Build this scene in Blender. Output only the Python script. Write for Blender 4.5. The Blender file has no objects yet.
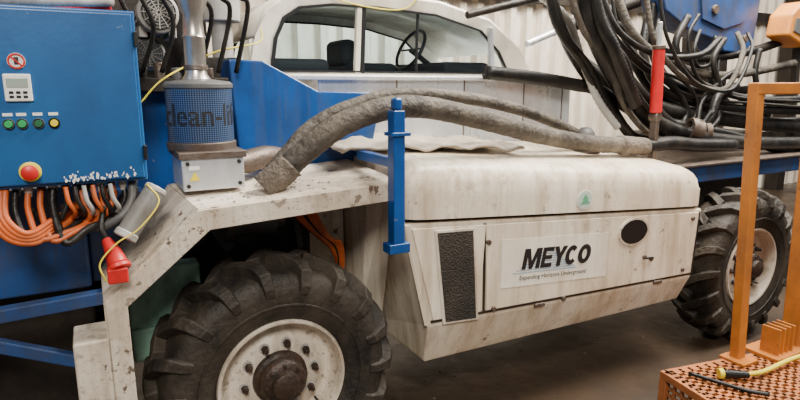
import bpy, bmesh, math, random
from mathutils import Vector, Matrix
random.seed(4)
S=bpy.context.scene
COL=S.collection
# ---------------------------------------------------------------- materials
def mat(name,base,rough=.5,metal=0.,dirt=None,amt=.4,scale=3.,bump=.0,bscale=40.,spec=.5,chips=None,chipamt=.0,streak=None,samt=.5,rvar=0,spl=None,splamt=0):
    m=bpy.data.materials.new(name);m.use_nodes=True
    nt=m.node_tree;b=nt.nodes['Principled BSDF'];N=nt.nodes.new;K=nt.links.new
    b.inputs['Base Color'].default_value=(*base,1)
    b.inputs['Roughness'].default_value=rough;b.inputs['Metallic'].default_value=metal
    b.inputs['Specular IOR Level'].default_value=spec
    tc=N('ShaderNodeTexCoord')
    def layer(prev,col,scl,det,lo,hi,mx=1.,stretch=(1,1,1),rgh=.65,mask=False):
        mp=N('ShaderNodeMapping');mp.inputs['Scale'].default_value=stretch
        n=N('ShaderNodeTexNoise');n.inputs['Scale'].default_value=scl;n.inputs['Detail'].default_value=det;n.inputs['Roughness'].default_value=rgh
        K(tc.outputs['Object'],mp.inputs[0]);K(mp.outputs[0],n.inputs[0])
        r=N('ShaderNodeValToRGB');r.color_ramp.elements[0].position=lo;r.color_ramp.elements[0].color=(0,0,0,1)
        r.color_ramp.elements[1].position=hi;r.color_ramp.elements[1].color=(mx,mx,mx,1)
        K(n.outputs[0],r.inputs[0]);fac=r.outputs[0]
        if mask:
            n2=N('ShaderNodeTexNoise');n2.inputs['Scale'].default_value=1.7;n2.inputs['Detail'].default_value=3;K(tc.outputs['Object'],n2.inputs[0])
            r2=N('ShaderNodeValToRGB');r2.color_ramp.elements[0].position=.42;r2.color_ramp.elements[1].position=.62;K(n2.outputs[0],r2.inputs[0])
            mm=N('ShaderNodeMath');mm.operation='MULTIPLY';K(fac,mm.inputs[0]);K(r2.outputs[0],mm.inputs[1]);fac=mm.outputs[0]
        x=N('ShaderNodeMixRGB');x.inputs[2].default_value=(*col,1);K(fac,x.inputs[0])
        if prev is None:x.inputs[1].default_value=(*base,1)
        else:K(prev,x.inputs[1])
        return x.outputs[0],r.outputs[0]
    out=None
    if dirt: out,rf=layer(None,dirt,scale,10,.62-amt*.45,.82-amt*.1,1,(1,1,.6))
    if streak: out,_=layer(out,streak,9,6,.46,.74,samt,(1.4,1.4,.13))
    if spl:
        out,_=layer(out,spl,55,3,.60-splamt,.69-splamt,.75,mask=True)
        out,_=layer(out,spl,2.6,12,.555-splamt,.66-splamt,.72,(1,1,.8),.8)
    if chips:
        out,_=layer(out,chips,scale*6,5,.655-chipamt,.675-chipamt,.9,mask=True)
        out,_=layer(out,chips,2.2,12,.665-chipamt*.5,.69-chipamt*.5,.8,(1,1,1),.78)
    if out:K(out,b.inputs['Base Color'])
    if rvar and dirt:
        mr=N('ShaderNodeMapRange');mr.inputs[3].default_value=rough;mr.inputs[4].default_value=rough+rvar
        K(rf,mr.inputs[0]);K(mr.outputs[0],b.inputs['Roughness'])
    if bump:
        n=N('ShaderNodeTexNoise');n.inputs['Scale'].default_value=bscale;n.inputs['Detail'].default_value=5
        K(tc.outputs['Object'],n.inputs[0])
        bp=N('ShaderNodeBump');bp.inputs['Strength'].default_value=bump;bp.inputs['Distance'].default_value=.02
        K(n.outputs[0],bp.inputs['Height']);K(bp.outputs[0],b.inputs['Normal'])
    return m
WHITE=mat('dirty_white_paint',(.93,.86,.72),.28,0,(.60,.46,.30),.70,1.8,.06,10,chips=(.14,.085,.05),chipamt=.030,streak=(.36,.24,.14),samt=.8,rvar=.25,spl=(.38,.27,.17),splamt=.010)
WHITEF=mat('chipped_white_paint',(.87,.80,.68),.40,0,(.40,.29,.19),.70,3.5,.14,25,chips=(.09,.055,.035),chipamt=.05,streak=(.23,.16,.10),samt=.75,rvar=.2,spl=(.27,.195,.13),splamt=.018)
CREAM=mat('cab_cream_paint',(.94,.89,.77),.22,0,(.52,.44,.33),.45,3,streak=(.4,.33,.24),samt=.35)
BLUE=mat('blue_paint',(.008,.085,.34),.28,0,(.010,.032,.11),.6,4,.05,20,chips=(.20,.22,.25),chipamt=.0,streak=(.06,.08,.12),samt=.6)
BLUE2=mat('worn_blue_paint',(.010,.085,.32),.38,0,(.035,.037,.05),.7,5,.1,20,chips=(.07,.045,.035),chipamt=.04,streak=(.07,.065,.06),samt=.7)
BOXB=mat('control_box_blue',(.012,.105,.30),.36,0,(.013,.055,.17),.55,3,.02,60,chips=(.25,.3,.36),chipamt=-.025)
BLACK=mat('black_plastic',(.008,.008,.009),.42)
DARK=mat('greasy_dark_steel',(.012,.010,.009),.55,.2,(.04,.028,.018),.6,8,.25,25)
RUB=mat('tyre_rubber',(.0085,.008,.0078),.60,0,(.085,.066,.048),.60,4.5,.35,40,spec=.35,streak=(.055,.043,.031),samt=.55)
HOSE=mat('crusted_rubber_hose',(.026,.022,.019),.62,0,(.165,.138,.108),.60,6,.6,45,spec=.3,streak=(.20,.17,.135),samt=.35)
HOSED=mat('black_rubber_hose',(.006,.0058,.006),.42,0,(.040,.034,.028),.42,10,.15,60,spec=.35)
STEEL=mat('galvanised_steel',(.86,.89,.93),.24,.5,(.54,.55,.56),.45,4,.10,8,rvar=.2,streak=(.4,.39,.37),samt=.3)
STEELR=mat('rusty_steel',(.17,.14,.12),.5,.6,(.10,.06,.04),.6,14,.2,60)
CONC=mat('concrete_crusted_steel',(.09,.07,.055),.8,.1,(.22,.18,.14),.6,12,.9,50)
HUB=mat('rusty_hub',(.025,.018,.014),.5,.2,(.08,.042,.025),.5,20,.3,50)
GREY=mat('grey_plastic',(.10,.10,.10),.5,0,(.06,.052,.045),.45,9)
LGREY=mat('light_grey_paint',(.48,.47,.44),.5,0,(.18,.15,.12),.5,9)
ORG=mat('orange_paint',(.60,.20,.025),.42,0,(.25,.10,.035),.62,5,.08,30,chips=(.10,.05,.025),chipamt=.03)
TERR=mat('terracotta_orange_grating',(.46,.145,.035),.6,0,(.20,.08,.035),.6,9,.1,40)
ORGC=mat('orange_cable',(.62,.12,.022),.45,0,(.22,.07,.03),.5,15)
YEL=mat('yellow_cable',(.74,.60,.04),.42)
RED=mat('red_plastic',(.60,.015,.015),.4,0,(.30,.025,.02),.4,20)
REDP=mat('red_cylinder_paint',(.66,.012,.016),.38,0,(.28,.02,.02),.4,6)
GREEN=mat('green_button',(.02,.35,.10),.4)
MINT=mat('mint_primer',(.30,.55,.43),.6,0,(.12,.15,.12),.55,9)
LBL=mat('white_label',(.84,.82,.78),.5)
LBLP=mat('logo_label_paint',(.94,.89,.78),.34,0,(.66,.54,.40),.55,4,streak=(.45,.35,.24),samt=.45)
INK=mat('black_ink',(.012,.012,.014),.5)
INKB=mat('blue_ink',(.30,.44,.54),.5)
INKT=mat('teal_ink',(.12,.38,.22),.5)
LCD=mat('lcd_screen',(.32,.38,.33),.2)
YB=mat('yellow_button',(.8,.65,.03),.4)
SEAT=mat('seat_fabric',(.02,.02,.023),.8)
CRUMB=mat('dried_concrete_crumbs',(.26,.20,.145),.9,0,(.12,.09,.065),.5,30)
SHEET=mat('grimy_cover_sheet',(.60,.52,.42),.6,0,(.24,.19,.14),.70,5,.3,18,spl=(.16,.12,.09),splamt=.02)
def glass():
    m=bpy.data.materials.new('cab_window_glass');m.use_nodes=True;nt=m.node_tree
    for n in list(nt.nodes):nt.nodes.remove(n)
    o=nt.nodes.new('ShaderNodeOutputMaterial');t=nt.nodes.new('ShaderNodeBsdfTransparent');t.inputs[0].default_value=(.78,.90,.95,1)
    g=nt.nodes.new('ShaderNodeBsdfGlossy');g.inputs['Roughness'].default_value=.03
    f=nt.nodes.new('ShaderNodeFresnel');f.inputs[0].default_value=1.45
    mx=nt.nodes.new('ShaderNodeMixShader')
    nt.links.new(f.outputs[0],mx.inputs[0]);nt.links.new(t.outputs[0],mx.inputs[1]);nt.links.new(g.outputs[0],mx.inputs[2]);nt.links.new(mx.outputs[0],o.inputs[0])
    return m
GLASS=glass()
def perf():
    m=mat('perforated_blue_metal',(.05,.12,.30),.4,.3)
    nt=m.node_tree;b=nt.nodes['Principled BSDF']
    uv=nt.nodes.new('ShaderNodeTexCoord');mp=nt.nodes.new('ShaderNodeMapping');mp.inputs['Scale'].default_value=(86,28,1)
    v=nt.nodes.new('ShaderNodeTexVoronoi');v.inputs['Randomness'].default_value=0;v.inputs['Scale'].default_value=1
    r=nt.nodes.new('ShaderNodeValToRGB');r.color_ramp.elements[0].position=.34;r.color_ramp.elements[0].color=(.005,.006,.012,1);r.color_ramp.elements[1].position=.44;r.color_ramp.elements[1].color=(.08,.14,.28,1)
    nt.links.new(uv.outputs['UV'],mp.inputs[0]);nt.links.new(mp.outputs[0],v.inputs[0]);nt.links.new(v.outputs['Distance'],r.inputs[0]);nt.links.new(r.outputs[0],b.inputs['Base Color'])
    return m
PERF=perf()
# ---------------------------------------------------------------- helpers
def G(name):
    e=bpy.data.objects.new(name,None);COL.objects.link(e);e.empty_display_size=.1;return e
def mk(par,name,verts,faces,m,smooth=False,bev=0,sol=0):
    me=bpy.data.meshes.new(name);me.from_pydata([tuple(v) for v in verts],[],faces);me.update()
    bm=bmesh.new();bm.from_mesh(me);bmesh.ops.recalc_face_normals(bm,faces=bm.faces);bm.to_mesh(me);bm.free()
    if smooth:
        for p in me.polygons:p.use_smooth=True
    me.materials.append(m)
    o=bpy.data.objects.new(name,me);COL.objects.link(o)
    if par:o.parent=par
    if sol:
        s=o.modifiers.new('s','SOLIDIFY');s.thickness=sol;s.offset=0
    if bev:
        b=o.modifiers.new('b','BEVEL');b.width=bev;b.segments=3;b.limit_method='ANGLE';b.angle_limit=.6
    return o
def box(par,name,x0,x1,y0,y1,z0,z1,m,bev=.005):
    v=[(x,y,z) for x in(x0,x1) for y in(y0,y1) for z in(z0,z1)]
    f=[(0,1,3,2),(4,6,7,5),(0,4,5,1),(2,3,7,6),(0,2,6,4),(1,5,7,3)]
    return mk(par,name,v,f,m,bev=bev)
def prism(par,name,pts,y0,y1,m,bev=.005):
    n=len(pts);v=[(x,y0,z) for x,z in pts]+[(x,y1,z) for x,z in pts]
    f=[tuple(range(n)),tuple(range(2*n-1,n-1,-1))]+[(i,(i+1)%n,n+(i+1)%n,n+i) for i in range(n)]
    return mk(par,name,v,f,m,bev=bev)
def beam(par,name,p0,p1,w,h,m,bev=.005):
    p0=Vector(p0);p1=Vector(p1);d=(p1-p0).normalized()
    up=Vector((0,0,1)) if abs(d.z)<.9 else Vector((0,1,0))
    s=d.cross(up).normalized();u=s.cross(d)
    v=[p+s*a*w/2+u*b*h/2 for p in(p0,p1) for a,b in((-1,-1),(1,-1),(1,1),(-1,1))]
    return mk(par,name,v,[(0,1,2,3),(7,6,5,4),(0,4,5,1),(1,5,6,2),(2,6,7,3),(3,7,4,0)],m,bev=bev)
def spline(pts,res):
    P=[Vector(p) for p in pts];out=[]
    P=[P[0]*2-P[1]]+P+[P[-1]*2-P[-2]]
    for i in range(1,len(P)-2):
        a,b,c,d=P[i-1:i+3]
        for k in range(res):
            t=k/res
            out.append(.5*((2*b)+(c-a)*t+(2*a-5*b+4*c-d)*t*t+(3*b-a-3*c+d)*t**3))
    out.append(P[-2]);return out
def tube(par,name,pts,r,m,n=12,res=8,rib=0,rough=0):
    c=spline(pts,res) if res>1 else [Vector(p) for p in pts]
    t0=(c[1]-c[0]).normalized();nv=t0.orthogonal().normalized();v=[];f=[]
    for i,p in enumerate(c):
        t=(c[min(i+1,len(c)-1)]-c[max(i-1,0)]).normalized()
        nv=(nv-t*nv.dot(t)).normalized();bv=t.cross(nv)
        rr=r*(1+(rib if i%2 else 0))
        for k in range(n):
            a=2*math.pi*k/n;q=rr*(1+(random.uniform(-rough,rough) if rough else 0))
            v.append(p+nv*math.cos(a)*q+bv*math.sin(a)*q)
    for i in range(len(c)-1):
        for k in range(n):
            f.append((i*n+k,i*n+(k+1)%n,(i+1)*n+(k+1)%n,(i+1)*n+k))
    f.append(tuple(range(n)));f.append(tuple(range(len(c)*n-1,len(c)*n-n-1,-1)))
    return mk(par,name,v,f,m,smooth=True)
def lathe(par,name,prof,o,ax,m,n=48,smooth=True,uv=False):
    o=Vector(o);ax=Vector(ax).normalized();u=ax.orthogonal().normalized()
    if abs(ax.z)>.9:u=Vector((0,-1,0))
    w=ax.cross(u);v=[];f=[]
    for r,h in prof:
        for k in range(n):
            a=2*math.pi*k/n;v.append(o+ax*h+(u*math.cos(a)+w*math.sin(a))*max(r,1e-4))
    for i in range(len(prof)-1):
        for k in range(n):
            f.append((i*n+k,i*n+(k+1)%n,(i+1)*n+(k+1)%n,(i+1)*n+k))
    ob=mk(par,name,v,f,m,smooth=smooth)
    if uv:
        l=ob.data.uv_layers.new(name='UV')
        H=max(h for r,h in prof);L0=min(h for r,h in prof)
        for p in ob.data.polygons:
            ks=[ob.data.loops[li].vertex_index%n for li in p.loop_indices]
            wrap=max(ks)-min(ks)>n/2
            for li in p.loop_indices:
                vi=ob.data.loops[li].vertex_index;k=vi%n
                if wrap and k<n/2:k+=n
                l.data[li].uv=(k/n,(prof[vi//n][1]-L0)/(H-L0))
    es=ob.modifiers.new('e','EDGE_SPLIT');es.split_angle=.7
    return ob
def cyl(par,name,p0,p1,r,m,n=24,r2=None):
    p0=Vector(p0);p1=Vector(p1);L=(p1-p0).length;r2=r if r2 is None else r2
    e=min(.004,r*.2)
    return lathe(par,name,[(0,0),(r-e,0),(r,e),(r2,L-e),(r2-e,L),(0,L)],p0,p1-p0,m,n)
def text_verts(s,off=0.):
    cu=bpy.data.curves.new('t','FONT');cu.body=s;cu.offset=off;cu.resolution_u=3
    o=bpy.data.objects.new('t',cu);COL.objects.link(o);bpy.context.view_layer.update()
    me=bpy.data.meshes.new_from_object(o);bpy.data.objects.remove(o)
    V=[v.co.copy() for v in me.vertices];F=[tuple(p.vertices) for p in me.polygons]
    x0=min(v.x for v in V);x1=max(v.x for v in V);y0=min(v.y for v in V);y1=max(v.y for v in V)
    return [((v.x-x0)/(x1-x0),(v.y-y0)/(y1-y0)) for v in V],F
def text(par,name,s,x,y,z,w,h,m,ang=0,off=0.,shear=0):
    V,F=text_verts(s,off);c,sn=math.cos(ang),math.sin(ang)
    vs=[]
    for a,b in V:
        a=a*w+b*shear*h;b=b*h;vs.append((x+a*c-b*sn,y,z+a*sn+b*c))
    return mk(par,name,vs,F,m)
def disc(par,name,x,y,z,rx,rz,m,d=.006,n=32):
    pts=[(x+rx*math.cos(2*math.pi*k/n),z+rz*math.sin(2*math.pi*k/n)) for k in range(n)]
    return prism(par,name,pts,y-d,y,m,bev=0)
def crumbs(par,name,spots,m):
    V=[];F=[]
    for (x,y,z,r) in spots:
        b=len(V);n=6;ph=random.random()*6
        for k in range(n):
            a=2*math.pi*k/n+ph;q=r*random.uniform(.7,1.3);V.append((x+q*math.cos(a),y+q*math.sin(a),z))
        for k in range(n):
            a=2*math.pi*k/n+ph;q=r*random.uniform(.35,.7);V.append((x+q*math.cos(a),y+q*math.sin(a),z+r*random.uniform(.3,.7)))
        F.append(tuple(b+n+k for k in range(n)))
        for k in range(n):F.append((b+k,b+(k+1)%n,b+n+(k+1)%n,b+n+k))
    return mk(par,name,V,F,m)

# ---------------------------------------------------------------- room
FL=mat('oily_concrete_floor',(.095,.062,.040),.24,0,(.018,.013,.010),.68,1.5,.3,8,chips=(.16,.115,.08),chipamt=.0,rvar=.4,spl=(.03,.021,.015),splamt=.02)
mk(None,'floor',[(-6,-6,0),(14,-6,0),(14,3.6,0),(-6,3.6,0)],[(0,1,2,3)],FL)
WALLM=mat('corrugated_cladding',(.78,.71,.60),.42,.05,(.36,.28,.21),.45,1.3,streak=(.34,.23,.16),samt=.6)
def corr(name,x0,x1,y,z0,z1,m):
    n=int((x1-x0)/.04);v=[];f=[]
    pat=[0,0,.07,.07,.07,0]
    for i in range(n+1):
        x=x0+(x1-x0)*i/n;yy=y-pat[i%6]
        v+=[(x,yy,z0),(x,yy,z1)]
    for i in range(n):f.append((2*i,2*i+2,2*i+3,2*i+1))
    return mk(None,name,v,f,m)
corr('wall_back',-6,14,3.6,0,5.5,WALLM)
st=G('steel_wall_frame')
for i,z in enumerate((.9,2.75,3.9)):
    beam(st,'girt_%d'%i,(-6,3.46,z),(14,3.46,z),.08,.14,DARK)
for i,x in enumerate((-1.6,9.5)):
    beam(st,'column_%d'%i,(x,3.35,0),(x,3.35,5.5),.22,.2,DARK)
random.seed(21)
deb=[(random.uniform(.3,3.2),random.uniform(-.9,.7),0.0,random.choice((.003,.004,.006,.010))) for _ in range(110)]
crumbs(None,'floor_debris',deb,mat('floor_grit',(.13,.10,.075),.9))

# ---------------------------------------------------------------- wheels
def wheel(x,y):
    g=G('vehicle_wheel');cz=.52
    half=[(.262,-.112),(.285,-.135),(.33,-.150),(.385,-.156),(.43,-.150),(.458,-.130),(.472,-.10),(.478,0)]
    prof=[(r,h) for r,h in half]+[(r,-h) for r,h in half[-2::-1]]
    lathe(g,'tyre_carcass',prof,(x,y,cz),(0,1,0),RUB,72)
    lathe(g,'sidewall_ring',[(.335,-.148),(.337,-.156),(.345,-.157),(.348,-.150)],(x,y,cz),(0,1,0),RUB,72)
    V=[];F=[]
    N=18
    path=[(.035,.474,0,1,0,.050),(-.05,.474,0,1,.12,.052),(-.10,.468,-.25,.97,.19,.052),(-.132,.452,-.7,.72,.225,.050),(-.150,.42,-1,.12,.235,.032),(-.156,.385,-1,0,.235,.008)]
    for sd in(1,-1):
        for i in range(N):
            th0=2*math.pi*(i+(0 if sd>0 else .5))/N+random.uniform(-.008,.008)
            b0=len(V)
            for j,(yy,r,ny,nr,dt,h) in enumerate(path):
                th=th0+dt;tp=1-.05*j
                for w,k in((-.078*tp,0),(-.056*tp,1),(.056*tp,1),(.078*tp,0)):
                    r2=r+nr*h*k*random.uniform(.94,1.0)-(.004 if not k else 0)*max(nr,0);y2=yy+ny*h*k*.55+(0.006 if (not k and ny<-.5) else 0)
                    V.append((x+r2*math.sin(th+w),y+sd*y2,cz+r2*math.cos(th+w)))
            n=len(path)
            for j in range(n-1):
                for k in range(3):
                    a=b0+j*4+k;F.append((a,a+1,a+5,a+4))
            F.append((b0,b0+1,b0+2,b0+3));e=b0+(n-1)*4;F.append((e+3,e+2,e+1,e))
    mk(g,'tread_lugs',V,F,RUB,bev=.004)
    rim=[(.262,-.10),(.272,-.128),(.268,-.140),(.258,-.138),(.248,-.118),(.243,-.085),(.232,-.055),(.212,-.045),(.195,-.052),(.175,-.072),(.12,-.078),(.0,-.078)]
    lathe(g,'rim',rim,(x,y,cz),(0,1,0),WHITEF,64)
    lathe(g,'rim_inner',[(.262,.10),(.268,.135),(.25,.12),(.24,.0),(.0,.0)],(x,y,cz),(0,1,0),WHITEF,48)
    hub=[(.0,-.185),(.045,-.184),(.055,-.178),(.060,-.155),(.086,-.148),(.096,-.138),(.100,-.105),(.114,-.098),(.118,-.078)]
    lathe(g,'hub',hub,(x,y,cz),(0,1,0),HUB,40)
    for k in range(10):
        a=2*math.pi*k/10+.1;px=x+.152*math.cos(a);pz=cz+.152*math.sin(a)
        lathe(g,'nut_%d'%k,[(.016,-.07),(.016,-.094),(.012,-.100),(.010,-.100),(.010,-.115),(.0,-.115)],(px,y,pz),(0,1,0),HUB,6,smooth=False)
        lathe(g,'washer_%d'%k,[(.022,-.072),(.022,-.080),(.0,-.080)],(px,y,pz),(0,1,0),LGREY,16)
    for k in range(8):
        a=2*math.pi*k/8;lathe(g,'hub_bolt_%d'%k,[(.008,-.14),(.008,-.160),(0,-.160)],(x+.078*math.cos(a),y,cz+.078*math.sin(a)),(0,1,0),HUB,6)
    lathe(g,'valve_stem',[(.005,-.05),(.005,-.10),(.0,-.10)],(x+.16,y,cz-.15),(0,1,0),BLACK,8)
    return g
wheel(0,.16);wheel(3.24,.16)

# ---------------------------------------------------------------- vehicle
V=G('concrete_spraying_vehicle')
def zt(x,a,b): return a+(b-a)*(x-.55)/(2.6-.55)
def loft(par,name,st,m,bev=0,smooth=False):
    n=len(st[0]);v=[p for s in st for p in s];f=[]
    for i in range(len(st)-1):
        for k in range(n):
            f.append((i*n+k,i*n+(k+1)%n,(i+1)*n+(k+1)%n,(i+1)*n+k))
    f.append(tuple(range(n)));f.append(tuple(range(len(st)*n-1,len(st)*n-n-1,-1)))
    return mk(par,name,v,f,m,bev=bev,smooth=smooth)
YB_=.72
sec=[]
for t in (0,1):
    xb=.70 if t==0 else 2.545;xc=.672 if t==0 else 2.552;xs=.548 if t==0 else 2.598
    zb=.42 if t==0 else .41;zc=.645 if t==0 else .585;zs=1.135 if t==0 else .998
    sec.append([(xb,.07,zb),(xc,.0,zc-.012),(xc,.0,zc),(xs,0,zs),(xs,YB_,zs),(xb,YB_,zb)])
loft(V,'engine_side_body',sec,WHITE,bev=.012)
def sidez(x,top): return (1.135-(x-.548)*.0668-.02) if top else (.645-(x-.672)*.0319+.02)
def panel(name,x0a,x0b,x1,y,d,m):
    p=[(x0a,sidez(x0a,1)),(x1+.01,sidez(x1,1)),(x1-.015,sidez(x1,0)),(x0b,sidez(x0b,0))]
    prism(V,name,p,y-d,y+.002,m,bev=.004)
def seam(name,pts,w=.006):
    for i in range(len(pts)-1):
        beam(V,'%s_%d'%(name,i),(pts[i][0],-.003,pts[i][1]),(pts[i+1][0],-.003,pts[i+1][1]),.012,w,DARK,0)
panel('side_door_front',.585,.70,.975,0,.010,WHITE)
panel('side_door_rear',.986,1.001,2.55,0,.010,WHITE)
seam('seam_vertical',[(.981,sidez(.98,1)+.005),(.989,sidez(.99,0)-.005)],.005)
seam('seam_bottom',[(.69,sidez(.69,0)-.006),(2.55,sidez(2.55,0)-.006)],.009)
seam('seam_end',[(2.568,sidez(2.57,1)),(2.545,sidez(2.55,0))],.010)
box(V,'hood_gap_shade',.58,2.57,.03,.7,1.0,1.14,DARK,0)  # dark box stands in for the shade between hood shell and side body
st=[]
xs=[.552,.565,.60,.66,.8,1.2,1.6,2.0,2.35,2.48,2.55,2.585,2.6]
ins=[.075,.04,.015,.003,0,0,0,0,0,.006,.025,.05,.085]
for x,i in zip(xs,ins):
    zs=zt(x,1.155,1.017);tp=zt(x,1.425,1.255)-i*1.1;y0=-.018+i*.7
    tb=zt(x,1.455,1.33)-i
    st.append([(x,y0,zs),(x,y0,zs+.10),(x,y0+.004,tp-.10),(x,y0+.018,tp-.055),(x,y0+.05,tp-.022),(x,y0+.10,tp-.006),(x,y0+.17,tp),(x,.45,(tp+tb)/2),(x,YB_,tb),(x,YB_,zs)])
loft(V,'engine_hood_shell',st,WHITE,smooth=True).modifiers.new('e','EDGE_SPLIT').split_angle=.9
fl=[]
for i in range(25):
    x=.36+i*.043;r=[]
    for j in range(9):
        y=.22+j*.055
        r.append((x,y,1.450-.05*max(0,(.62-x))-.060*max(0,x-.6)+.010*math.sin(i*1.1+j*.6)+.006*math.sin(i*.5-j*1.3)+.004*math.sin(i*2.3+j*2)+.0025*j))
    fl.append(r)
mk(V,'hood_cover_sheet',[p for r in fl for p in r],[(i*9+j,i*9+j+1,i*9+j+10,i*9+j+9) for i in range(24) for j in range(8)],SHEET,sol=.012,smooth=True)
prism(V,'vent_frame',[(.698,1.092),(.918,1.082),(.95,.622),(.75,.636)],-.016,-.006,WHITEF,bev=.003)
prism(V,'vent_recess',[(.712,1.08),(.905,1.070),(.935,.635),(.763,.648)],-.019,-.010,mat('vent_mesh_black',(.014,.011,.009),.7,.1,(.05,.037,.025),.6,6,.6,120),bev=0)
disc(V,'side_hole_rim',1.996,-.010,.931,.118,.080,WHITEF,.006)
disc(V,'side_hole',1.996,-.014,.931,.105,.068,BLACK,.004)
disc(V,'round_sticker',1.60,-.019,1.150,.055,.052,LBL,.002)
disc(V,'round_sticker_print',1.60,-.0215,1.150,.048,.045,mat('sticker_green',(.50,.62,.52),.5),.001)
prism(V,'sticker_tree',[(1.565,1.13),(1.635,1.13),(1.61,1.15),(1.625,1.15),(1.60,1.18),(1.58,1.15),(1.59,1.15)],-.024,-.023,INKT,bev=0)
A=-.068
prism(V,'logo_label',[(1.08,1.0),(1.80,.95),(1.80,.705),(1.08,.755)],-.0118,-.0105,LBLP,bev=0)
for k in range(10):
    w=.43-.02*k
    prism(V,'logo_stripe_%d'%k,[(1.15+.025*k,.816+k*.012),(1.15+w,.816+k*.012-w*.07),(1.15+w,.823+k*.012-w*.07),(1.15+.025*k,.821+k*.012)],-.0125,-.0122,INKB,bev=0)
def arc(a0,a1,n=22,ti=.32):
    o=[(.5+.5*math.cos(math.radians(a0+(a1-a0)*k/n)),.5+.5*math.sin(math.radians(a0+(a1-a0)*k/n))) for k in range(n+1)]
    i=[(.5+(.5-ti)*math.cos(math.radians(a0+(a1-a0)*k/n)),.5+(.5-ti*.75)*math.sin(math.radians(a0+(a1-a0)*k/n))) for k in range(n+1)]
    return o,i
LET={'M':[(0,0),(.22,0),(.22,.64),(.41,0),(.59,0),(.78,.64),(.78,0),(1,0),(1,1),(.69,1),(.5,.36),(.31,1),(0,1)],
'E':[(0,0),(1,0),(1,.2),(.32,.2),(.32,.4),(.92,.4),(.92,.6),(.32,.6),(.32,.8),(1,.8),(1,1),(0,1)],
'Y':[(.35,0),(.65,0),(.65,.42),(1,1),(.68,1),(.5,.66),(.32,1),(0,1),(.35,.42)]}
ca,sa=math.cos(A),math.sin(A)
def lp(u,v,w,x0):
    a=x0+u*w+v*.014;b=v*.104
    return (1.205+a*ca-b*sa,.833+a*sa+b*ca)
x0=0
for ch,w,gp in (('M',.112,.008),('E',.072,.002),('Y',.090,-.006),('C',.086,.003),('O',.092,0)):
    if ch in LET:
        prism(V,'logo_letter_'+ch,[lp(u,v,w,x0) for u,v in LET[ch]],-.0155,-.0135,INK,bev=0)
    else:
        o,i=arc(42,318) if ch=='C' else arc(0,360)
        vs=[(lp(u,v,w,x0)[0],-.0155,lp(u,v,w,x0)[1]) for u,v in o+i];n=len(o)
        mk(V,'logo_letter_'+ch,vs,[(k,k+1,n+k+1,n+k) for k in range(n-1)],INK)
    x0+=w+gp
text(V,'logo_subtitle','Expanding Horizons Underground',1.195,-.014,.772,.45,.030,INK,A,.010)
for k,(x,z) in enumerate(((1.04,.66),(1.5,.63),(2.1,.77),(2.16,.75),(1.0,1.0),(2.5,.95),(2.45,.64))):
    lathe(V,'latch_%d'%k,[(0,-.022),(.011,-.022),(.013,-.012),(.013,0)],(x,0,z),(0,1,0),STEELR,12)
beam(V,'door_handle',(2.10,-.022,.765),(2.17,-.022,.758),.01,.012,BLACK)
for k,x in enumerate((1.3,2.2)):
    beam(V,'bottom_hinge_%d'%k,(x,-.014,.626-(x-1.3)*.03),(x+.07,-.014,.624-(x-1.3)*.03),.012,.02,STEELR)
prism(V,'front_bulkhead',[(.22,.55),(.50,.55),(.50,1.26),(.22,1.26)],.56,.62,WHITEF)
loft(V,'front_cheek_plate',[[(.505,.28,1.22),(.545,.10,1.36),(.545,.10,1.12),(.56,.24,.62),(.53,.42,.60)],[(.50,.70,1.22),(.54,.70,1.40),(.54,.70,1.12),(.555,.70,.62),(.52,.70,.60)]],WHITE,bev=.004)
box(V,'chassis_core',-1.5,4.4,.75,1.6,.45,1.18,DARK,.02)
box(V,'belly_plate',.75,2.5,.12,.72,.39,.42,DARK,.005)
box(V,'axle_front',-.09,.09,.2,1.9,.43,.61,DARK,.03);box(V,'axle_rear',3.15,3.33,.2,1.9,.43,.61,DARK,.03)
box(V,'wheel_arch_liner',-.62,.30,.5,.75,.55,1.25,DARK,.02)
box(V,'rear_deck_side',2.72,4.6,.28,1.5,1.085,1.20,BLUE2,.01)
box(V,'rear_deck_top_plate',2.70,4.6,.25,1.5,1.20,1.215,STEELR,.003)
box(V,'rear_inner_wall',2.62,4.2,.6,.76,.5,1.10,DARK,.01)
box(V,'front_side_tank',-1.7,-.66,.30,.74,.96,1.36,BLUE2,.012)
box(V,'front_side_tank_right',-.66,-.44,.36,.74,.96,1.30,BLUE2,.012)
beam(V,'step_rail_upper',(-1.6,.16,.93),(-.60,.16,.965),.05,.05,BLUE2,.006)
beam(V,'step_rail_lower',(-1.35,.16,1.03),(-.62,.12,.70),.04,.045,BLUE2,.006)
beam(V,'step_rail_post',(-1.1,.2,.5),(-1.1,.2,.95),.05,.05,BLUE2)
box(V,'lower_tank',-1.6,-.66,.50,.75,.30,.96,DARK,.02)
box(V,'green_bracket',-.54,-.26,.30,.40,.74,1.0,MINT,.01)
box(V,'green_bracket_lower',-.54,-.40,.28,.40,.62,.76,MINT,.01)
box(V,'dark_backing_box',-.75,-.05,.95,1.6,1.18,2.45,DARK,.02)  # dark backing added behind the motors so the bright wall stays hidden
def fz(x): return 1.292+(x+.30)*.05
yb=.50
top=[(-.30,-.05,fz(-.3)),(.50,-.05,fz(.5)),(.50,yb,fz(.5)+.03),(-.345,yb,fz(-.3)+.03)]
lo=[(-.62,-.05,1.01),(-.62,.36,1.01)]
mk(V,'fender_top',[top[0],top[1],top[2],(-.345,yb-.12,fz(-.3)+.03)],[(0,1,2,3)],WHITEF,sol=.014)
mk(V,'fender_slope',[top[0],(-.345,yb-.12,fz(-.3)+.03),lo[1],lo[0]],[(0,1,2,3)],WHITEF,sol=.014)
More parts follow.
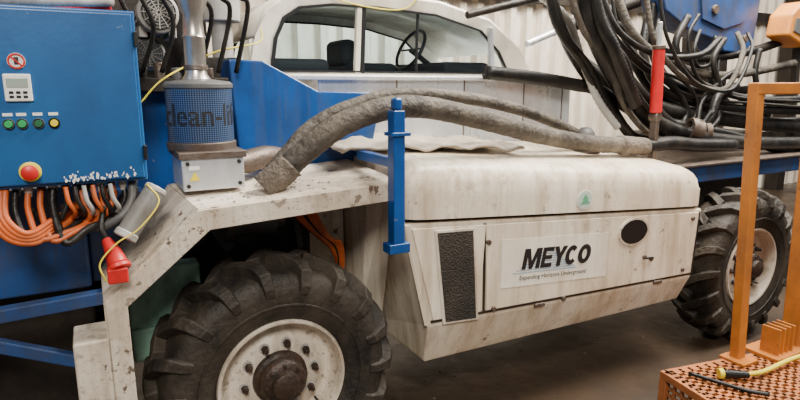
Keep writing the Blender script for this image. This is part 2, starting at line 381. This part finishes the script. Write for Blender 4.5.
prism(V,'fender_flange',[(-.305,1.297),(.50,1.337),(.50,1.262),(-.268,1.222),(-.555,.985),(-.552,.45),(-.615,.45),(-.622,1.01)],-.062,-.048,WHITEF,bev=.003)
mk(V,'fender_leg',[(-.62,-.05,1.01),(-.62,.30,1.01),(-.62,.30,.45),(-.62,-.05,.45)],[(0,1,2,3)],WHITEF,sol=.014)
box(V,'fender_foot',-.73,-.62,-.06,.12,.42,.885,WHITEF,.008)
beam(V,'fender_stay',(-.25,.46,1.25),(-.1,.46,1.0),.03,.05,GREY);beam(V,'fender_stay_rear',(.20,.50,1.27),(.24,.50,.95),.03,.04,GREY)
random.seed(5)
sp=[]
for _ in range(150):
    x=random.gauss(.02,.16);y=random.gauss(.12,.12)
    if not(-.27<x<.47 and -.03<y<.42):continue
    sp.append((x,y,fz(x)+.007+(y+.05)/.55*.03,random.choice((.002,.003,.004,.005,.008))))
crumbs(V,'dried_concrete_crumbs',sp,CRUMB)
g=G('blue_hose_bracket')
box(g,'upright',.437,.488,-.125,-.068,1.06,1.63,BLUE,.004)
box(g,'cap',.445,.480,-.12,-.075,1.63,1.68,BLUE,.012)
box(g,'clamp',.425,.51,-.135,-.06,1.53,1.545,BLUE,.003)
box(g,'lower_plate',.415,.51,-.13,-.064,1.05,1.09,BLUE,.003)
box(g,'arm',.44,.48,-.10,.25,1.40,1.44,BLUE,.004)
prism(V,'blue_cowl',[(-.05,1.84),(.10,1.835),(.36,1.70),(.70,1.69),(.62,1.33),(-.02,1.30)],.50,.72,BLUE,bev=.008)
box(V,'blue_cowl_left',-.62,-.03,.58,.75,1.25,1.74,BLUE,.008)
box(V,'silver_side_panel',.45,2.2,.735,1.8,1.25,1.765,STEEL,.01)
box(V,'silver_ledge',.30,2.22,.70,.74,1.755,1.775,STEEL,.003)
for k,x in enumerate((.9,1.35,1.8,2.12)):
    box(V,'silver_seam_%d'%k,x,x+.008,.732,.736,1.37,1.755,STEELR,.001)
outer=[(.10,1.77),(.125,1.85),(.15,1.97),(.215,2.09),(.335,2.175),(.55,2.205),(.837,2.205),(1.219,2.185),(1.576,2.105),(1.814,1.944),(1.93,1.77)]
inner=[(.225,1.795),(.228,1.86),(.245,1.96),(.295,2.065),(.38,2.12),(.56,2.145),(.837,2.145),(1.2,2.125),(1.52,2.05),(1.66,1.93),(1.745,1.795)]
def side(y,name):
    n=len(outer);v=[(x,y,z) for x,z in outer]+[(x,y+.012,z) for x,z in inner]+[(x,y+.05,z) for x,z in inner]+[(x,y+.05,z) for x,z in outer]
    f=[]
    for a in range(3):
        for k in range(n):f.append((a*n+k,a*n+(k+1)%n,(a+1)*n+(k+1)%n,(a+1)*n+k))
    mk(V,name,v,f,CREAM,bev=.006)
    mk(V,name+'_seal',[(x,y+.008,z) for x,z in inner]+[(.975*(x-1)+1,y+.008,(z-1.95)*.94+1.95) for x,z in inner],[(k,(k+1)%n,n+(k+1)%n,n+k) for k in range(n)],BLACK,sol=.01)
    mk(V,name+'_glass',[(x,y+.025,z) for x,z in inner],[tuple(range(n))],GLASS)
side(.80,'cab_side_near');side(1.75,'cab_side_far')
n=len(outer)
mk(V,'cab_roof_skin',[(x,.81,z) for x,z in outer[2:10]]+[(x,1.79,z) for x,z in outer[2:10]],[(k,k+1,8+k+1,8+k) for k in range(7)],CREAM,smooth=True,sol=.03)
beam(V,'cab_pillar',(.70,.82,1.79),(.72,.82,2.15),.03,.03,CREAM);beam(V,'cab_pillar_seal',(.735,.818,1.79),(.75,.818,2.15),.02,.02,BLACK)
beam(V,'cab_pillar_rear',(1.60,.79,1.72),(1.57,.79,2.07),.025,.03,STEEL)
beam(V,'sliding_pane_frame',(1.08,.83,1.80),(1.09,.83,2.13),.015,.015,BLACK)
box(V,'cab_floor',.2,1.8,.86,1.74,1.765,1.79,BLACK,0)
box(V,'seat_base',.78,1.10,1.1,1.5,1.79,1.86,SEAT,.03);box(V,'seat_back',.76,.86,1.15,1.45,1.84,2.0,SEAT,.04)
box(V,'dashboard',1.35,1.7,.95,1.7,1.79,1.87,SEAT,.03);box(V,'console_left',.25,.60,.95,1.6,1.79,1.87,SEAT,.03)
sw=[]
for k in range(25):
    a=2*math.pi*k/24;sw.append((1.25+.06*math.sin(a),1.2+.15*math.cos(a),1.95+.12*math.sin(a)))
tube(V,'steering_wheel',sw,.011,BLACK,8,3);beam(V,'steering_column',(1.25,1.2,1.95),(1.45,1.2,1.82),.03,.03,BLACK);beam(V,'steering_spoke',(1.25,1.06,1.95),(1.25,1.34,1.95),.02,.012,BLACK)
g=G('rubber_air_cap')
lathe(g,'dome',[(.075,0),(.075,.02),(.06,.03),(.062,.08),(.052,.12),(.03,.145),(0,.150)],(2.03,.42,1.33),(0,0,1),GREY,24)
lathe(g,'flange',[(.09,0),(.09,.012),(.075,.012)],(2.03,.42,1.325),(0,0,1),STEELR,24)

# ---------------------------------------------------------------- control box
g=G('electrical_control_box')
box(g,'cabinet',-1.35,-.452,.0,.28,1.41,1.965,BOXB,.006)
box(g,'door',-1.34,-.462,-.012,.0,1.42,1.955,BOXB,.005)
box(g,'display_bezel',-.83,-.758,-.022,-.012,1.68,1.762,LBL,.004)
box(g,'display_screen',-.822,-.766,-.024,-.022,1.722,1.75,LCD,.001)
for i in range(3):
    for j in range(2):box(g,'display_key_%d%d'%(i,j),-.818+i*.018,-.806+i*.018,-.024,-.022,1.69+j*.013,1.698+j*.013,BLACK,.001)
disc(g,'prohibition_sign',-.79,-.013,1.80,.024,.024,LBL,.002)
lathe(g,'prohibition_ring',[(.023,-.003),(.023,0),(.018,0),(.018,-.003),(.023,-.003)],(-.79,-.015,1.80),(0,1,0),RED,32)
beam(g,'prohibition_bar',(-.803,-.018,1.813),(-.777,-.018,1.787),.003,.004,RED,0);box(g,'prohibition_figure',-.796,-.784,-.017,-.015,1.79,1.812,INK,0)
for i,(x,m) in enumerate(((-.83,GREEN),(-.795,GREEN),(-.752,mat('dark_green',(.02,.12,.05),.4)),(-.71,YB))):
    lathe(g,'button_ring_%d'%i,[(.0,-.004),(.011,-.004),(.015,-.008),(.0165,0)],(x,-.012,1.612),(0,1,0),GREY if i<3 else BLACK,24)
    lathe(g,'button_%d'%i,[(0,-.014),(.010,-.014),(.011,-.010),(.011,0)],(x,-.012,1.612),(0,1,0),m,24)
    box(g,'button_label_%d'%i,x-.013,x+.013,-.0135,-.012,1.636,1.645,LBL,0)
lathe(g,'estop_collar',[(0,-.004),(.024,-.004),(.030,-.002),(.031,0)],(-.79,-.012,1.462),(0,1,0),YB,32)
lathe(g,'estop_mushroom',[(0,-.040),(.012,-.040),(.022,-.035),(.024,-.026),(.014,-.02),(.014,0)],(-.79,-.012,1.462),(0,1,0),RED,32)
box(g,'hinge_upper',-.460,-.448,-.02,.0,1.85,1.90,BLACK,.003);box(g,'hinge_lower',-.460,-.448,-.02,.0,1.48,1.53,BLACK,.003)
random.seed(7)
PV=[];PF=[]
for i in range(60):
    x=random.uniform(-.70,-.49);z=1.424+abs(random.gauss(0,.013));r=random.uniform(.002,.007);b0=len(PV)
    for k in range(7):
        a=2*math.pi*k/7;q=r*random.uniform(.4,1.2);PV.append((x+q*math.cos(a)*.8,-.0128-.0001*(i%5),z+q*math.sin(a)*1.3))
    PF.append(tuple(range(b0,b0+7)))
mk(g,'peeled_paint_patches',PV,PF,LBL)
cb=G('cable_bundle')
for i in range(12):
    x=-.875+.0345*i
    lathe(cb,'gland_%d'%i,[(.0,0),(.013,0),(.013,-.02),(.010,-.024),(.010,-.034)],(x,.04+.03*(i%2),1.41),(0,0,1),LGREY if i%3 else BLACK,12)
    m=[ORGC,HOSED,ORGC,ORGC,HOSED,HOSED][i%6]
    dx=random.uniform(-.03,.05);s=1.40
    if i<5:
        pts=[(x,.04,s),(x-.005,.02,s-.07),(x+.02,-.01,s-.13-.012*i),(x+.09,.0,s-.155+.004*i),(x+.17,.05,s-.12),(x+.22,.16,s-.05)]
    else:
        pts=[(x,.05,s),(x+.005+dx*.2,.03,s-.05),(x-.015+dx,.03,s-.11),(x-.06+dx,.10,s-.14),(x-.10+dx,.22,s-.10)]
    tube(cb,'cable_%d'%i,pts,.0095 if i%4 else .013,m,8,6)
for i in range(6):
    x=-.70+.026*i;tube(cb,'short_cable_%d'%i,[(x,.0,1.405),(x+.004,-.01,1.36),(x+.02,.0,1.32),(x+.01,.05,1.29)],.0075,[ORGC,HOSED,LGREY][i%3],8,6)
for i in range(4):
    tube(cb,'orange_loop_%d'%i,[(-.90+.012*i,.02,1.41),(-.905+.012*i,-.02,1.33),(-.87+.012*i,-.03,1.26+.006*i),(-.80,-.02,1.235+.012*i),(-.74,.02,1.27+.01*i),(-.68+.01*i,.1,1.33)],.010,ORGC,8,6)
tube(cb,'grey_conduit',[(-.50,.05,1.40),(-.51,.02,1.34),(-.55,-.01,1.29),(-.62,.02,1.255),(-.68,.1,1.27)],.013,GREY,10,10,rib=.12)
g=G('grey_filter_cartridge')
GC=mat('worn_grey_cartridge',(.24,.24,.23),.5,0,(.12,.10,.08),.5,12)
cyl(g,'body',(-.43,.0,1.375),(-.535,-.03,1.235),.036,GC);cyl(g,'end_cap',(-.530,-.029,1.242),(-.545,-.034,1.222),.039,LGREY);cyl(g,'top_cap',(-.426,.002,1.381),(-.437,-.002,1.366),.038,LGREY)
g=G('red_industrial_plug')
cyl(g,'plug_body',(-.585,-.05,1.19),(-.572,-.08,1.145),.026,RED,20,.032);cyl(g,'plug_collar',(-.572,-.08,1.145),(-.568,-.09,1.130),.038,RED)
box(g,'plug_lid',-.607,-.545,-.115,-.105,1.09,1.14,RED,.008);cyl(g,'plug_tail',(-.60,-.03,1.225),(-.585,-.05,1.19),.015,RED,20,.024)
box(g,'plug_hinge',-.59,-.56,-.108,-.08,1.125,1.15,RED,.004)
tube(g,'plug_cable',[(-.60,-.03,1.225),(-.61,-.02,1.27),(-.59,.03,1.34),(-.57,.05,1.40)],.009,HOSED,8)
g=G('yellow_wire')
tube(g,'wire_low',[(-.46,-.03,1.40),(-.43,-.06,1.34),(-.50,-.085,1.26),(-.57,-.09,1.22),(-.625,-.10,1.16),(-.61,-.11,1.10)],.003,YEL,6)
g=G('yellow_wire')
tube(g,'wire_high',[(-.44,.25,1.66),(-.36,.3,1.74),(-.25,.42,1.80),(-.10,.46,1.87),(.10,.55,1.92),(.17,.77,2.0)],.004,YEL,6)
g=G('yellow_wire')
tube(g,'wire_cab',[(.42,.78,2.23),(.60,.78,2.16),(.85,.78,2.13),(1.0,.78,2.15),(1.1,.78,2.25)],.004,YEL,6)

# ---------------------------------------------------------------- exhaust filter
g=G('exhaust_filter_canister')
cx,cy=-.222,.27
lathe(g,'canister_shell',[(.125,1.505),(.125,1.722)],(cx,cy,0),(0,0,1),PERF,64,uv=True)
lathe(g,'bottom_band',[(.0,1.48),(.13,1.48),(.132,1.487),(.132,1.508),(.126,1.512)],(cx,cy,0),(0,0,1),STEELR,64)
lathe(g,'top_lid',[(.126,1.715),(.130,1.719),(.130,1.732),(.12,1.742),(.06,1.750),(.05,1.752)],(cx,cy,0),(0,0,1),GREY,64)
lathe(g,'outlet_pipe',[(.055,1.745),(.052,1.755),(.042,1.77),(.040,1.80),(.040,1.90),(.045,1.91),(.040,1.92),(.036,1.99),(.050,2.02),(.060,2.06),(.052,2.06),(.036,1.99)],(cx-.005,cy,0),(0,0,1),mat('heat_stained_steel',(.60,.57,.53),.28,.8,(.25,.2,.15),.5,9),40)
lathe(g,'pipe_clamp',[(.043,1.785),(.046,1.787),(.046,1.803),(.043,1.805)],(cx-.005,cy,0),(0,0,1),STEELR,40)
Vt,Ft=text_verts('clean-life',.008)
vs=[]
for a,b in Vt:
    th=-1.45+a*2.95;R=.1262
    vs.append((cx+.0+R*math.sin(th),cy-R*math.cos(th),1.575+b*.085))
mk(g,'canister_lettering',vs,Ft,INK)
box(g,'steel_mount_box',-.325,-.095,.12,.40,1.335,1.462,STEEL,.006)
box(g,'mount_lip',-.335,-.085,.11,.41,1.455,1.482,STEELR,.004)
for k,(x,z) in enumerate(((-.305,1.44),(-.115,1.44),(-.305,1.355),(-.115,1.355))):
    lathe(g,'bolt_%d'%k,[(.008,0),(.008,-.008),(0,-.008)],(x,.12,z),(0,1,0),DARK,6)
prism(g,'warning_sticker',[(-.30,1.375),(-.262,1.375),(-.281,1.41)],.117,.119,YB,bev=0);box(g,'serial_plate',-.30,-.262,.117,.119,1.415,1.43,LBL,0)
cyl(g,'flexible_elbow',(-.10,.27,1.41),(-.04,.30,1.41),.045,STEELR)
tube(g,'bellows',[(-.05,.30,1.41),(.05,.35,1.42),(.14,.44,1.40)],.045,STEELR,20,12,rib=.12)

def motor(x,y,z,r,L,m,m2):
    g=G('electric_motor')
    lathe(g,'fan_cover',[(0,0),(r*.8,0),(r*.97,.01),(r,.03),(r,.08)],(x,y,z),(0,1,0),m,32)
    for k in range(5):
        lathe(g,'grille_ring_%d'%k,[(r*(.15+.15*k),-.004),(r*(.22+.15*k),-.004),(r*(.22+.15*k),0),(r*(.15+.15*k),0),(r*(.15+.15*k),-.004)],(x,y,z),(0,1,0),m2,24)
    for k in range(6):
        a=math.pi*k/6;beam(g,'grille_spoke_%d'%k,(x-r*.8*math.cos(a),y-.003,z-r*.8*math.sin(a)),(x+r*.8*math.cos(a),y-.003,z+r*.8*math.sin(a)),.004,.004,m,0)
    lathe(g,'body',[(r*.9,.08),(r*.9,L)],(x,y,z),(0,1,0),m,32)
    for k in range(20):
        a=2*math.pi*k/20;beam(g,'fin_%d'%k,(x+r*.95*math.cos(a),y+.09,z+r*.95*math.sin(a)),(x+r*.95*math.cos(a),y+L,z+r*.95*math.sin(a)),.004,r*.16,m,0)
    box(g,'terminal_box',x-r*.5,x+r*.5,y+.1,y+.2,z+r*.9,z+r*1.3,m,.006)
    box(g,'foot_left',x-r*.9,x-r*.5,y+.08,y+L-.02,z-r*1.15,z-r*.6,m,.004);box(g,'foot_right',x+r*.5,x+r*.9,y+.08,y+L-.02,z-r*1.15,z-r*.6,m,.004)
motor(-.32,.50,2.02,.082,.3,LGREY,BLACK)
motor(-.36,.60,1.86,.07,.3,GREY,BLACK)
g=G('hydraulic_pump_unit')
for k in range(5):
    cyl(g,'valve_%d'%k,(-.40+.065*k,.5,1.74),(-.40+.065*k,.5,1.80+.02*(k%2)),.022,[DARK,STEELR,GREY][k%3])
box(g,'manifold',-.46,-.06,.48,.58,1.70,1.76,DARK,.006)
g=G('grey_air_tank')
cyl(g,'tank',(.0,.85,2.03),(.0,.85,2.6),.09,LGREY,32);cyl(g,'neck',(.0,.85,1.85),(.0,.85,2.03),.05,LGREY);box(g,'bracket',-.1,.06,.8,.93,1.7,1.86,DARK)
g=G('rooftop_pipework')
beam(g,'red_beam',(-1.4,.34,2.02),(-.5,.34,2.02),.05,.06,REDP);tube(g,'grey_pipe',[(-1.4,.2,2.02),(-1.0,.2,2.0),(-.7,.22,2.01),(-.5,.3,2.03)],.022,LGREY,10)
g=G('thin_hydraulic_hoses')
for k in range(7):
    x=-.5+.075*k
    tube(g,'hose_%d'%k,[(x,.38,2.3),(x+.02,.38,2.1),(x+.07,.40,1.93+.02*k),(x+.02,.46,1.78)],.010,HOSED,8)

# ---------------------------------------------------------------- big hoses
random.seed(3)
g=G('concrete_hose')
tube(g,'hose',[(.0,.06,1.362),(.045,.055,1.395),(.11,.05,1.455),(.27,.02,1.57),(.455,.0,1.632),(.62,.02,1.638),(.82,.05,1.61),(1.15,.12,1.54),(1.476,.2,1.47),(1.9,.25,1.40),(2.2,.28,1.375)],.048,HOSE,24,14,rough=.03)
tube(g,'coupling',[(-.035,.065,1.335),(.0,.06,1.365),(.045,.057,1.398),(.07,.055,1.42)],.057,CONC,20,4,rough=.06)
tube(g,'coupling_end',[(2.16,.275,1.378),(2.30,.29,1.365),(2.42,.31,1.35)],.056,CONC,20,4,rough=.05)
tube(g,'hose_tail',[(2.40,.3,1.352),(2.7,.33,1.36),(3.0,.35,1.33),(3.4,.35,1.31)],.045,HOSED,16)
g=G('concrete_hose')
tube(g,'hose',[(.02,.16,1.385),(.10,.17,1.46),(.20,.19,1.55),(.368,.2,1.63),(.639,.2,1.688),(1.02,.22,1.665),(1.35,.27,1.61),(1.63,.32,1.54),(1.9,.4,1.46),(2.1,.5,1.40)],.030,HOSE,16,8,rough=.03)
g=G('red_hydraulic_cylinder')
cyl(g,'barrel',(2.49,.30,1.56),(2.47,.30,1.94),.036,REDP,28);cyl(g,'gland_cap',(2.47,.30,1.94),(2.469,.30,1.965),.040,STEELR);cyl(g,'piston_rod',(2.469,.30,1.965),(2.462,.30,2.10),.015,STEEL)
cyl(g,'base_eye',(2.49,.27,1.535),(2.49,.33,1.535),.030,STEELR);beam(g,'mount_foot',(2.49,.30,1.22),(2.49,.30,1.53),.03,.05,STEELR)
random.seed(11)
HB=G('hydraulic_hose_bundle')
tube(HB,'thick_hose_upper',[(1.45,.66,1.80),(1.8,.63,1.77),(2.1,.6,1.73),(2.32,.6,1.69),(2.82,.6,1.50),(3.47,.5,1.38),(4.37,.4,1.19),(5.0,.35,1.1)],.040,HOSED,16,8)
tube(HB,'thick_hose_lower',[(2.3,.75,1.86),(2.6,.7,1.70),(3.0,.65,1.56),(3.6,.6,1.48),(4.4,.5,1.40),(5.2,.4,1.38)],.055,HOSED,16,8)
tube(HB,'thick_hose_deck',[(2.45,.5,1.62),(2.8,.45,1.45),(3.2,.42,1.36),(3.8,.4,1.30),(4.6,.35,1.27)],.050,HOSED,16,8)
P=[(1.90,2.35),(2.02,2.05),(2.22,1.84),(2.42,1.62),(2.70,1.40),(3.0,1.36),(3.2,1.48)]
for k in range(10):
    o=(k-4.5)*.040;yy=.5+random.uniform(-.08,.12)
    pts=[(x+o*(1-.5*(i/6))+random.uniform(-.03,.03),yy+random.uniform(-.02,.02),z+o*.4*(i/6)+random.uniform(-.015,.015)+.02) for i,(x,z) in enumerate(P)]
    tube(HB,'bundle_hose_%d'%k,pts[:4+k%4],[.018,.026,.034,.020,.038,.024,.030,.018,.028,.022][k],HOSE if k==3 else HOSED,12,7)
tube(HB,'ribbed_conduit',[(1.50,.6,2.26),(1.72,.62,2.27),(1.98,.58,2.12),(2.10,.55,1.87),(2.20,.5,1.64),(2.34,.45,1.46)],.022,LGREY,10,14,rib=.15)
tube(HB,'ribbed_conduit_black',[(1.98,.42,2.35),(2.06,.40,2.1),(2.16,.38,1.95),(2.28,.38,1.78),(2.40,.38,1.6)],.040,HOSED,14,16,rib=.12)
loops=[
 ([(2.40,.75,2.35),(2.48,.7,2.08),(2.75,.65,1.86),(3.05,.62,1.72),(3.2,.6,1.55),(3.12,.58,1.42)],.024),
 ([(2.62,.8,2.35),(2.72,.72,2.08),(3.0,.66,1.90),(3.45,.62,1.80),(3.9,.6,1.82),(4.4,.55,1.9)],.030),
 ([(2.3,.6,2.15),(2.38,.55,1.9),(2.62,.5,1.66),(2.85,.46,1.48),(3.05,.45,1.42),(3.25,.45,1.50),(3.38,.48,1.66),(3.6,.5,1.72)],.030),
 ([(3.15,.62,2.2),(3.02,.6,2.0),(3.15,.58,1.80),(3.5,.55,1.68),(3.9,.5,1.62),(4.5,.45,1.62)],.026),
 ([(2.3,.85,2.22),(2.7,.85,2.14),(3.1,.85,2.0),(3.5,.8,1.93),(4.0,.7,1.98),(4.5,.6,2.12)],.034),
 ([(3.55,.6,2.06),(3.42,.58,1.9),(3.5,.56,1.7),(3.5,.55,1.5),(3.35,.5,1.42)],.022),
 ([(2.9,.75,2.2),(2.82,.7,1.95),(2.95,.66,1.72),(3.3,.6,1.60),(3.8,.5,1.55),(4.5,.45,1.52)],.030),
 ([(3.9,.65,1.98),(3.75,.6,1.85),(3.55,.57,1.78),(3.3,.55,1.62),(3.2,.5,1.47)],.016),
 ([(3.35,.66,2.12),(3.25,.62,1.98),(3.28,.6,1.86),(3.45,.6,1.9),(3.5,.64,2.08)],.014),
 ([(2.55,.5,2.3),(2.62,.45,2.0),(2.88,.42,1.78),(3.3,.4,1.70),(3.55,.45,1.95),(3.62,.55,2.1)],.018),
 ([(2.75,.9,2.35),(2.80,.85,2.1),(2.9,.8,1.85),(3.1,.75,1.65),(3.5,.7,1.52),(4.2,.6,1.5)],.040),
 ([(3.0,.8,2.3),(3.0,.78,2.0),(3.2,.75,1.75),(3.7,.7,1.68),(4.4,.6,1.72)],.034),
 ([(3.7,.8,2.05),(3.65,.75,1.8),(3.8,.7,1.6),(4.2,.6,1.45),(4.8,.5,1.45)],.030),
 ([(4.0,.6,2.0),(3.95,.58,1.8),(4.05,.55,1.62),(4.3,.5,1.52),(4.8,.45,1.55)],.022),
 ([(2.2,.55,2.3),(2.35,.5,2.05),(2.7,.48,1.92),(3.1,.47,1.93),(3.35,.5,2.05)],.020),
]
for i,(l,r) in enumerate(loops):
    tube(HB,'loop_hose_%d'%i,l,r,HOSED if i not in(1,9) else HOSE,12,10)
    q=[(x+.05+random.uniform(-.03,.03),y-.04,z+random.uniform(-.04,.04)) for x,y,z in l]
    if i%3==0:tube(HB,'loop_hose_thin_%d'%i,q,.012,HOSED,8,10)
for k,(x,z) in enumerate(((3.0,1.46),(3.09,1.44),(3.20,1.42))):
    lathe(HB,'clamp_ring_%d'%k,[(.05,-.02),(.072,-.02),(.072,.02),(.05,.02),(.05,-.02)],(x,.40+.02*k,z-.02),(.8,-.4,-.1),STEELR,24)
g=G('manipulator_boom')
prism(g,'blue_upper_arm',[(2.94,2.40),(3.02,2.24),(3.29,2.12),(3.62,2.06),(3.72,1.98),(3.95,1.97),(4.08,2.05),(4.12,2.5),(3.6,2.7)],.70,.90,BLUE2,bev=.012)
prism(g,'arm_cheek',[(3.35,2.42),(3.40,2.20),(3.66,2.14),(3.9,2.2),(3.95,2.42)],.68,.70,BLUE2,bev=.004)
cyl(g,'pivot_pin',(3.52,.66,2.27),(3.52,1.0,2.27),.035,STEELR);cyl(g,'pivot_pin_lower',(3.92,.66,2.08),(3.92,1.0,2.08),.03,STEELR)
cyl(g,'lift_cylinder',(2.35,.95,2.12),(3.3,1.05,2.40),.045,DARK);cyl(g,'cylinder_rod',(1.95,.9,1.99),(2.4,.95,2.14),.022,STEEL)
beam(g,'turret_column',(4.2,1.15,1.2),(4.1,1.15,2.4),.25,.28,DARK,.02)
box(g,'turret_base',3.5,4.5,.9,1.4,1.2,1.34,DARK,.02)
cyl(g,'slew_ring',(4.1,1.15,1.34),(4.1,1.15,1.40),.22,STEELR)
cyl(g,'guide_bar',(2.0,.7,2.28),(1.35,.72,2.12),.022,DARK)
g=G('orange_work_lamp')
prism(g,'housing',[(4.14,2.10),(4.17,2.26),(4.3,2.36),(4.7,2.34),(4.7,2.10),(4.4,2.02)],.48,.66,mat('lamp_orange',(.75,.28,.04),.4,0,(.4,.15,.05),.4,8),bev=.02)
prism(g,'lamp_glass',[(4.2,2.13),(4.22,2.23),(4.6,2.24),(4.6,2.12),(4.4,2.08)],.47,.48,GREY,bev=.004);beam(g,'bracket',(4.58,.60,1.2),(4.5,.60,2.10),.05,.05,DARK)

g=G('orange_cable_coil')
for k in range(6):
    tube(g,'loop_%d'%k,[(.18+.015*k,.42,1.20),(.20+.018*k,.40,1.13),(.27+.016*k,.38,1.05-.008*k),(.35+.012*k,.38,.97),(.40+.006*k,.42,.88-.01*k),(.40,.48,.80)],.010,ORGC if k!=2 else HOSED,8)
g=G('grey_cylinder_pump')
cyl(g,'barrel',(-.10,.42,1.12),(.10,.42,1.12),.06,GREY);cyl(g,'flange',(-.13,.42,1.12),(-.10,.42,1.12),.08,STEELR);cyl(g,'nose',(.10,.42,1.12),(.14,.42,1.12),.035,STEELR)
cyl(g,'port',(.0,.42,1.17),(.0,.42,1.22),.02,STEELR)

# ---------------------------------------------------------------- orange platform
g=G('orange_access_platform')
ang=-.17;c,s=math.cos(ang),math.sin(ang);A0=Vector((1.94,-.33,0))
def L(u,w,z): return (A0.x+u*c+w*s,A0.y+u*s-w*c,z)
def bb(name,a,b,w,h,m=TERR,bev=.003): beam(g,name,L(*a),L(*b),w,h,m,bev)
W,D,H=1.6,.9,.25
for i,(a,b) in enumerate((((0,0),(W,0)),((0,D),(W,D)),((0,0),(0,D)),((W,0),(W,D)))):
    bb('top_rail_%d'%i,(*a,H-.02),(*b,H-.02),.04,.04);bb('low_rail_%d'%i,(*a,.02),(*b,.02),.04,.04)
for i,(u,w) in enumerate(((0,0),(W,0),(0,D),(W,D),(0,D/2))):
    bb('leg_%d'%i,(u,w,0),(u,w,H),.04,.04)
for i in range(22):
    w=.03+i*.042
    if w<D: bb('tread_bar_%d'%i,(0,w,H-.012),(W,w,H-.012),.020,.024,TERR,0)
for i in range(28):
    u=.03+i*.058
    if u<W: bb('cross_bar_%d'%i,(u,0,H-.010),(u,D,H-.010),.020,.020,TERR,0)
for j in range(5):
    bb('end_mesh_h%d'%j,(0,0,.05+j*.04),(0,D,.05+j*.04),.014,.014,TERR,0)
for j in range(18):
    bb('end_mesh_v%d'%j,(0,.05*j+.02,.02),(0,.05*j+.02,H),.014,.014,TERR,0)
mk(g,'deck_plate',[L(0,0,.2),L(W,0,.2),L(W,D,.2),L(0,D,.2)],[(0,1,2,3)],mat('deck_underside',(.06,.025,.014),.8))
beam(g,'post_left',(2.41,-.42,.25),(2.41,-.35,1.74),.062,.055,ORG,.006)
beam(g,'top_bar',(2.38,-.35,1.71),(4.0,-.55,1.72),.06,.06,ORG,.006)
beam(g,'post_right',(2.90,-.47,.25),(2.88,-.44,1.74),.17,.10,ORG,.008)
box(g,'base_plate',2.55,3.02,-.56,-.36,.25,.27,ORG,.003)
for k in range(4): beam(g,'rib_%d'%k,(2.60+k*.045,-.48,.27),(2.60+k*.045,-.48,.42),.012,.10,ORG,.002)
box(g,'foot_left',2.34,2.47,-.50,-.36,.25,.265,ORG,.002)
cyl(g,'hinge_knob',(2.78,-.52,1.75),(2.78,-.52,1.83),.035,LGREY)
g=G('yellow_extension_cable')
tube(g,'cable',[(2.22,-.585,.283),(2.35,-.60,.276),(2.6,-.60,.285),(2.8,-.62,.285),(3.0,-.66,.275)],.012,YEL,10)
cyl(g,'connector_body',(2.13,-.52,.280),(2.23,-.59,.280),.022,BLACK,20,.018);cyl(g,'connector_collar',(2.11,-.507,.280),(2.13,-.52,.280),.027,YB)
g=G('loose_black_hose')
tube(g,'hose',[(2.00,-.42,.268),(2.04,-.53,.268),(2.09,-.66,.268),(2.15,-.74,.268)],.011,HOSED,8)

# ---------------------------------------------------------------- camera & light
cam=bpy.data.cameras.new('camera');co=bpy.data.objects.new('camera',cam);COL.objects.link(co)
cam.sensor_width=36;cam.lens=577/800*36
co.location=(-.615,-2.137,1.73);co.rotation_euler=(math.radians(78.7),0,math.radians(-28.2));S.camera=co
w=bpy.data.worlds.new('world');S.world=w;w.use_nodes=True
b=w.node_tree.nodes['Background'];b.inputs[0].default_value=(.95,.95,1,1);b.inputs[1].default_value=.15
def area(name,loc,tgt,size,sy,e,col):
    l=bpy.data.lights.new(name,'AREA');l.shape='RECTANGLE';l.size=size;l.size_y=sy;l.energy=e;l.color=col
    o=bpy.data.objects.new(name,l);COL.objects.link(o);o.location=loc
    o.rotation_euler=(Vector(tgt)-Vector(loc)).to_track_quat('-Z','Y').to_euler()
area('skylight_lamp',(2.8,.0,5.0),(1.7,.8,0),3.5,1.4,760,(1,.945,.85))
area('front_added_light',(-1.4,-4.6,4.8),(1.0,.3,.8),1.4,1.4,350,(1,.93,.83))  # unseen area light added from the front, behind the camera
area('wall_fill_light',(6,-.5,5.0),(5.5,3.6,1.8),4,2,560,(1,.93,.82))  # unseen fill light added to brighten the right of the back wall
